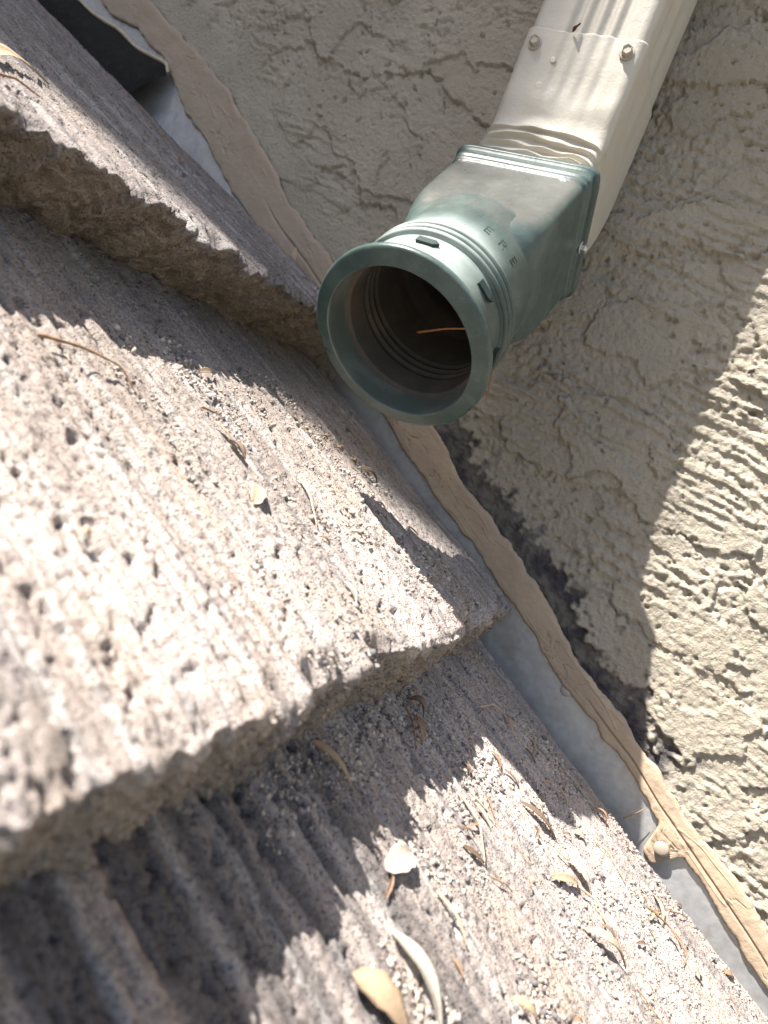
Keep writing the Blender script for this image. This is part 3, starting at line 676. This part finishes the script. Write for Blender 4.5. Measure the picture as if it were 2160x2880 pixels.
# on the lowest tile
leaf('dry_leaf', 'folded brown leaf under the butt of the middle tile', (-.0237, .3653), (-.0100, .3690), .0085, 'l', BRN, .9, .005)
leaf('dry_leaf', 'reddish brown leaf overlapping the folded brown leaf', (-.0158, .3551), (.0010, .3450), .0070, 'l', ORG, .6, .004)
leaf('dry_leaf', 'pointed tan leaf sticking out of the shade under the middle tile', (-.0302, .2579), (-.0025, .2638), .0060, 'l', TAN, .2, .004, tip=.5)
leaf('dry_leaf', 'small tan leaf in the shaded strip by the flashing', (.0224, .4856), (.0330, .4738), .0052, 'l', TAN, .5, .002)
leaf('seed_petal', 'round bleached petal at the shadow edge of the lowest tile', (.0285, .2525), (.0318, .2761), .0135, 'l', PALE, .3, .003, 'petal', tip=.9)
leaf('dry_leaf', 'tan leaf with a dark end lying crosswise on the sunlit grit', (.0988, .383), (.1174, .406), .0065, 'l', TAN, .5, .003)
leaf('dry_leaf', 'bleached leaf leaning on the crosswise tan leaf', (.1049, .4173), (.1280, .4158), .0090, 'l', PALE, .4, .004)
leaf('dry_leaf', 'yellowish tan leaf near the tile edge by the blue-grey flashing', (.1765, .5088), (.1893, .494), .0065, 'l', CREAMY, .5, .003)
leaf('dry_leaf', 'orange-brown sliver of leaf at the top of the sunlit patch', (.0313, .4212), (.0427, .4142), .0042, 'l', ORG, .4, .002)
leaf('dry_leaf', 'large bleached leaf out of focus at the bottom of the picture', (.0434, .2340), (.0800, .2250), .0100, 'l', PALE, .3, .006, bend=.05)
leaf('dry_leaf', 'broad tan leaf under the large bleached leaf', (.0417, .2050), (.0690, .2127), .0150, 'l', TAN, .3, .004)
leaf('dry_leaf', 'curled leaf casting a dark shadow on the sunlit grit', (.1258, .3768), (.1590, .3940), .0070, 'l', CREAMY, 1.0, .006)
leaf('dry_leaf', 'pale tan leaf on the lower right of the lowest tile', (.2087, .4759), (.2232, .4849), .0080, 'l', CREAMY, .3, .003)
leaf('dry_leaf', 'small orange leaf at the lower right edge of the lowest tile', (.2481, .5337), (.2571, .5384), .0055, 'l', ORG, .5, .002)
leaf('dry_leaf', 'brown and tan leaf at the bottom edge below the grit', (.0990, .2787), (.1165, .2845), .0060, 'l', TAN, .6, .004)
leaf('dry_leaf', 'upright brown leaf by the edge where the shade ends', (.1145, .5226), (.1275, .5187), .0050, 'l', ORG, .9, .004)
leaf('dry_leaf', 'lozenge-shaped cream leaf at the corner of the shaded strip', (.1035, .4541), (.1135, .4661), .0060, 'l', CREAMY, .3, .002)
leaf('dry_leaf', 'long brown leaf in the grit just below the shaded strip', (.0637, .4104), (.0944, .4201), .0065, 'l', BRN, .7, .003)
straw('dry_straw', 'curved tan straw down the middle of the sunlit patch', [(.0338, .3467), (.0488, .3404), (.0620, .3264)], .0008, 'l', M_STRAW, .002)
straw('dry_straw', 'straw with a dark shadow left of the sunlit patch', [(.0498, .2737), (.0621, .2714), (.0723, .2702)], .0008, 'l', M_STRAW, .003)
straw('dry_straw', 'long straw touching the bleached leaf', [(.1147, .4008), (.128, .4050), (.1417, .4026)], .0008, 'l', M_STRAW, .003)
straw('dry_straw', 'brown stem in the shade beside the folded leaf', [(-.022, .352), (-.012, .347), (.000, .335)], .0007, 'l', M_TWIG, .002)
straw('fallen_twig', 'hooked brown twig near the tile edge at the lower right', [(.170, .478), (.190, .488), (.206, .480), (.204, .470)], .0008, 'l', M_TWIG, .003, 'twig')
rl = random.Random(5)
for i in range(34):                                             # scattered bits that nothing tells apart
    a = rl.uniform(.0, .28); b = rl.uniform(.24, .54) + a * .05; L_ = rl.uniform(.006, .016); th_ = rl.gauss(.2, .9)
    if b > .54: b = .53
    leaf('leaf_chip', 'small dry leaf chip scattered in the grit of the lowest tile', (a, b), (a + L_ * math.cos(th_), min(.55, b + L_ * math.sin(th_))), rl.uniform(.0015, .0045), 'l', rl.choice([TAN, ORG, BRN, CREAMY, TAN]), rl.uniform(.2, .9), rl.uniform(.0005, .003), 'leaf chip', 'leaf chips on the lowest tile')
for i in range(20):
    a = rl.uniform(.0, .28); b = rl.uniform(.25, .53); L_ = rl.uniform(.012, .034); th_ = rl.gauss(.1, .6); c_ = rl.uniform(-.004, .004)
    straw('straw_bit', 'thin dry straw scattered in the grit of the lowest tile', [(a, b), (a + L_ * .5 * math.cos(th_) + c_, b + L_ * .5 * math.sin(th_) - c_), (a + L_ * math.cos(th_), min(.55, b + L_ * math.sin(th_)))], rl.uniform(.0004, .0007), 'l', rl.choice([M_STRAW, M_STRAW, M_TWIG]), rl.uniform(.0005, .002), 'straw', 'straws on the lowest tile')
for i in range(12):
    a = rl.uniform(-.24, -.06); b = rl.uniform(.27, .46); L_ = rl.uniform(.005, .014); th_ = rl.gauss(.2, .7)
    leaf('leaf_chip', 'small dry leaf chip scattered on the middle tile', (a, b), (a + L_ * math.cos(th_), b + L_ * math.sin(th_)), rl.uniform(.0012, .003), 'm', rl.choice([TAN, ORG, BRN, CREAMY]), rl.uniform(.2, .9), rl.uniform(.0005, .002), 'leaf chip', 'leaf chips on the middle tile')
# round the adapter
tube('orange_needle', [RC - .050 * AX - .012 * EX + .022 * EB, RC - .036 * AX + .014 * EX + .004 * EB, RC - .022 * AX + .0415 * EX - .012 * EB], .0009, M_NEEDLE, 'orange-brown needle lying inside the dark mouth of the adapter', 'needle')
tube('hanging_needle', [(-.1795, .545, .085), (-.1790, .558, .066), (-.1785, .566, .048)], .0009, M_NEEDLE, 'orange-brown needle stuck to the stucco just behind the adapter rim', 'needle')
tube('spider_thread_twig', [RP(np.array(.1435), np.array(.572), np.array(-.1787)), RP(np.array(.147), np.array(.576), np.array(-.168)), RP(np.array(.1487), np.array(.578), np.array(-.1606))], .0006, M_TWIG, 'fine twig crossing the blue-grey flashing near a sealant blob', 'twig')
def wall_leaf(name, label, pts, wid, colr):
    V, F = [], []; P = np.array(pts); k = 9
    for i in range(k):
        t_ = i / (k - 1); c = np.array([np.interp(t_ * (len(P) - 1), range(len(P)), P[:, j]) for j in range(3)]); hw_ = wid / 2 * max(.05, math.sin(math.pi * t_ ** .8))
        for b_, dz in ((-1, 0), (0, -.0012), (1, 0)): V.append(c + np.array([hw_ * b_, dz, 0])); 
    n0 = len(V); V += [v + np.array([0, .0003, 0]) for v in V]
    for i in range(k - 1):
        for j in range(2):
            a = i * 3 + j; F += [(a, a + 1, a + 4, a + 3), (a + n0 + 3, a + n0 + 4, a + n0 + 1, a + n0)]
    return tag(mesh_obj(name, V, F, leaf_mat(colr), origin=V[0]), label, 'leaf')
a0 = RP(np.array(-.4333), np.array(.566), np.array(-.0575)); a1 = RP(np.array(-.4152), np.array(.560), np.array(-.0730))
wall_leaf('dry_leaf', 'tan leaf standing on the sealant left of the adapter rim', [a0, (a0 + a1) / 2 + np.array([0, -.003, 0]), a1], .007, TAN)
wall_leaf('leaf_scrap', 'dark red leaf scrap caught in the downspout seam', [(-.1945, .4755, .2990), (-.1925, .4715, .3005), (-.1905, .4740, .3045)], .0028, (.12, .045, .035))

# loose grit on the tiles: uncountable, one object for each tile
def grit(t, num, area, seed, label):
    rg = np.random.default_rng(seed)
    s = rg.uniform(area[0], area[1], num * 3); y = rg.uniform(area[2], area[3], num * 3)
    den = sst(-.1, .45, fbm(s / .05, y / .035, 2, seed) + .25 * gn(s / .3, y / .012, seed + 1)); k = rg.random(num * 3) < den; s, y = s[k][:num], y[k][:num]; num = len(s)
    r = .00045 + .0011 * rg.random(num) ** 3
    n = surf(s, y, t) + r * .25
    C = RP(s, y, n)
    ph = (1 + 5 ** .5) / 2
    iv = np.array([(-1, ph, 0), (1, ph, 0), (-1, -ph, 0), (1, -ph, 0), (0, -1, ph), (0, 1, ph), (0, -1, -ph), (0, 1, -ph), (ph, 0, -1), (ph, 0, 1), (-ph, 0, -1), (-ph, 0, 1)]) / math.hypot(1, ph)
    it = np.array([(0, 11, 5), (0, 5, 1), (0, 1, 7), (0, 7, 10), (0, 10, 11), (1, 5, 9), (5, 11, 4), (11, 10, 2), (10, 7, 6), (7, 1, 8), (3, 9, 4), (3, 4, 2), (3, 2, 6), (3, 6, 8), (3, 8, 9), (4, 9, 5), (2, 4, 11), (6, 2, 10), (8, 6, 7), (9, 8, 1)])
    V = C[:, None] + iv[None] * r[:, None, None] * (1 + .7 * (rg.random((num, 12, 3)) - .5)) * (.6 + .8 * rg.random((num, 1, 3)))
    F = (it[None] + (np.arange(num) * 12)[:, None, None]).reshape(-1, 3); V = V.reshape(-1, 3)
    me = bpy.data.meshes.new('grit'); me.vertices.add(len(V)); me.vertices.foreach_set('co', V.astype(np.float32).ravel()); me.loops.add(len(F) * 3); me.loops.foreach_set('vertex_index', F.astype(np.int32).ravel())
    me.polygons.add(len(F)); me.polygons.foreach_set('loop_start', np.arange(0, len(F) * 3, 3, dtype=np.int32)); me.update(calc_edges=True)
    base = mix((.30, .25, .21), (.55, .49, .43), rg.random(num) ** 1.5); base = mix(base, (.14, .13, .13), (rg.random(num) < .18) * 1.0)
    at = me.color_attributes.new('Col', 'FLOAT_COLOR', 'POINT'); c4 = np.ones((len(V), 4), np.float32); c4[:, :3] = np.repeat(base, 12, 0); at.data.foreach_set('color', c4.ravel())
    me.materials.append(M_GRIT); o = link(bpy.data.objects.new('grit', me)); tag(o, label, 'grit', kind='stuff')
M_GRIT = mat('loose_grit', attr=True, rough=.9, spec=.2)
grit('l', 9000, (-.03, .30, .20, .55), 31, 'loose pale grit lying on the lowest tile')
grit('m', 2600, (-.26, -.04, .22, .47), 33, 'loose pale grit lying on the middle tile')

# ------------------------------------------------------------------ out of frame: a block added only to shade the upper left, and the ground below
pc = np.array([-.028, .59, 0.0]); top_c = pc + 9.0 * np.array(SUN)                           # a point of the shading corner
box_lo = (top_c[0] - 3.5, top_c[1], -3.2); box_hi = (top_c[0], top_c[1] + 3.2, 11.5)
tag(box('shade_block', box_lo, box_hi, M_BLOCK), kind='structure')
tag(mesh_obj('ground', [(-60, -60, -3.2), (60, -60, -3.2), (60, 60, -3.2), (-60, 60, -3.2)], [(0, 1, 2, 3)], M_GROUND, smooth=False), kind='structure')
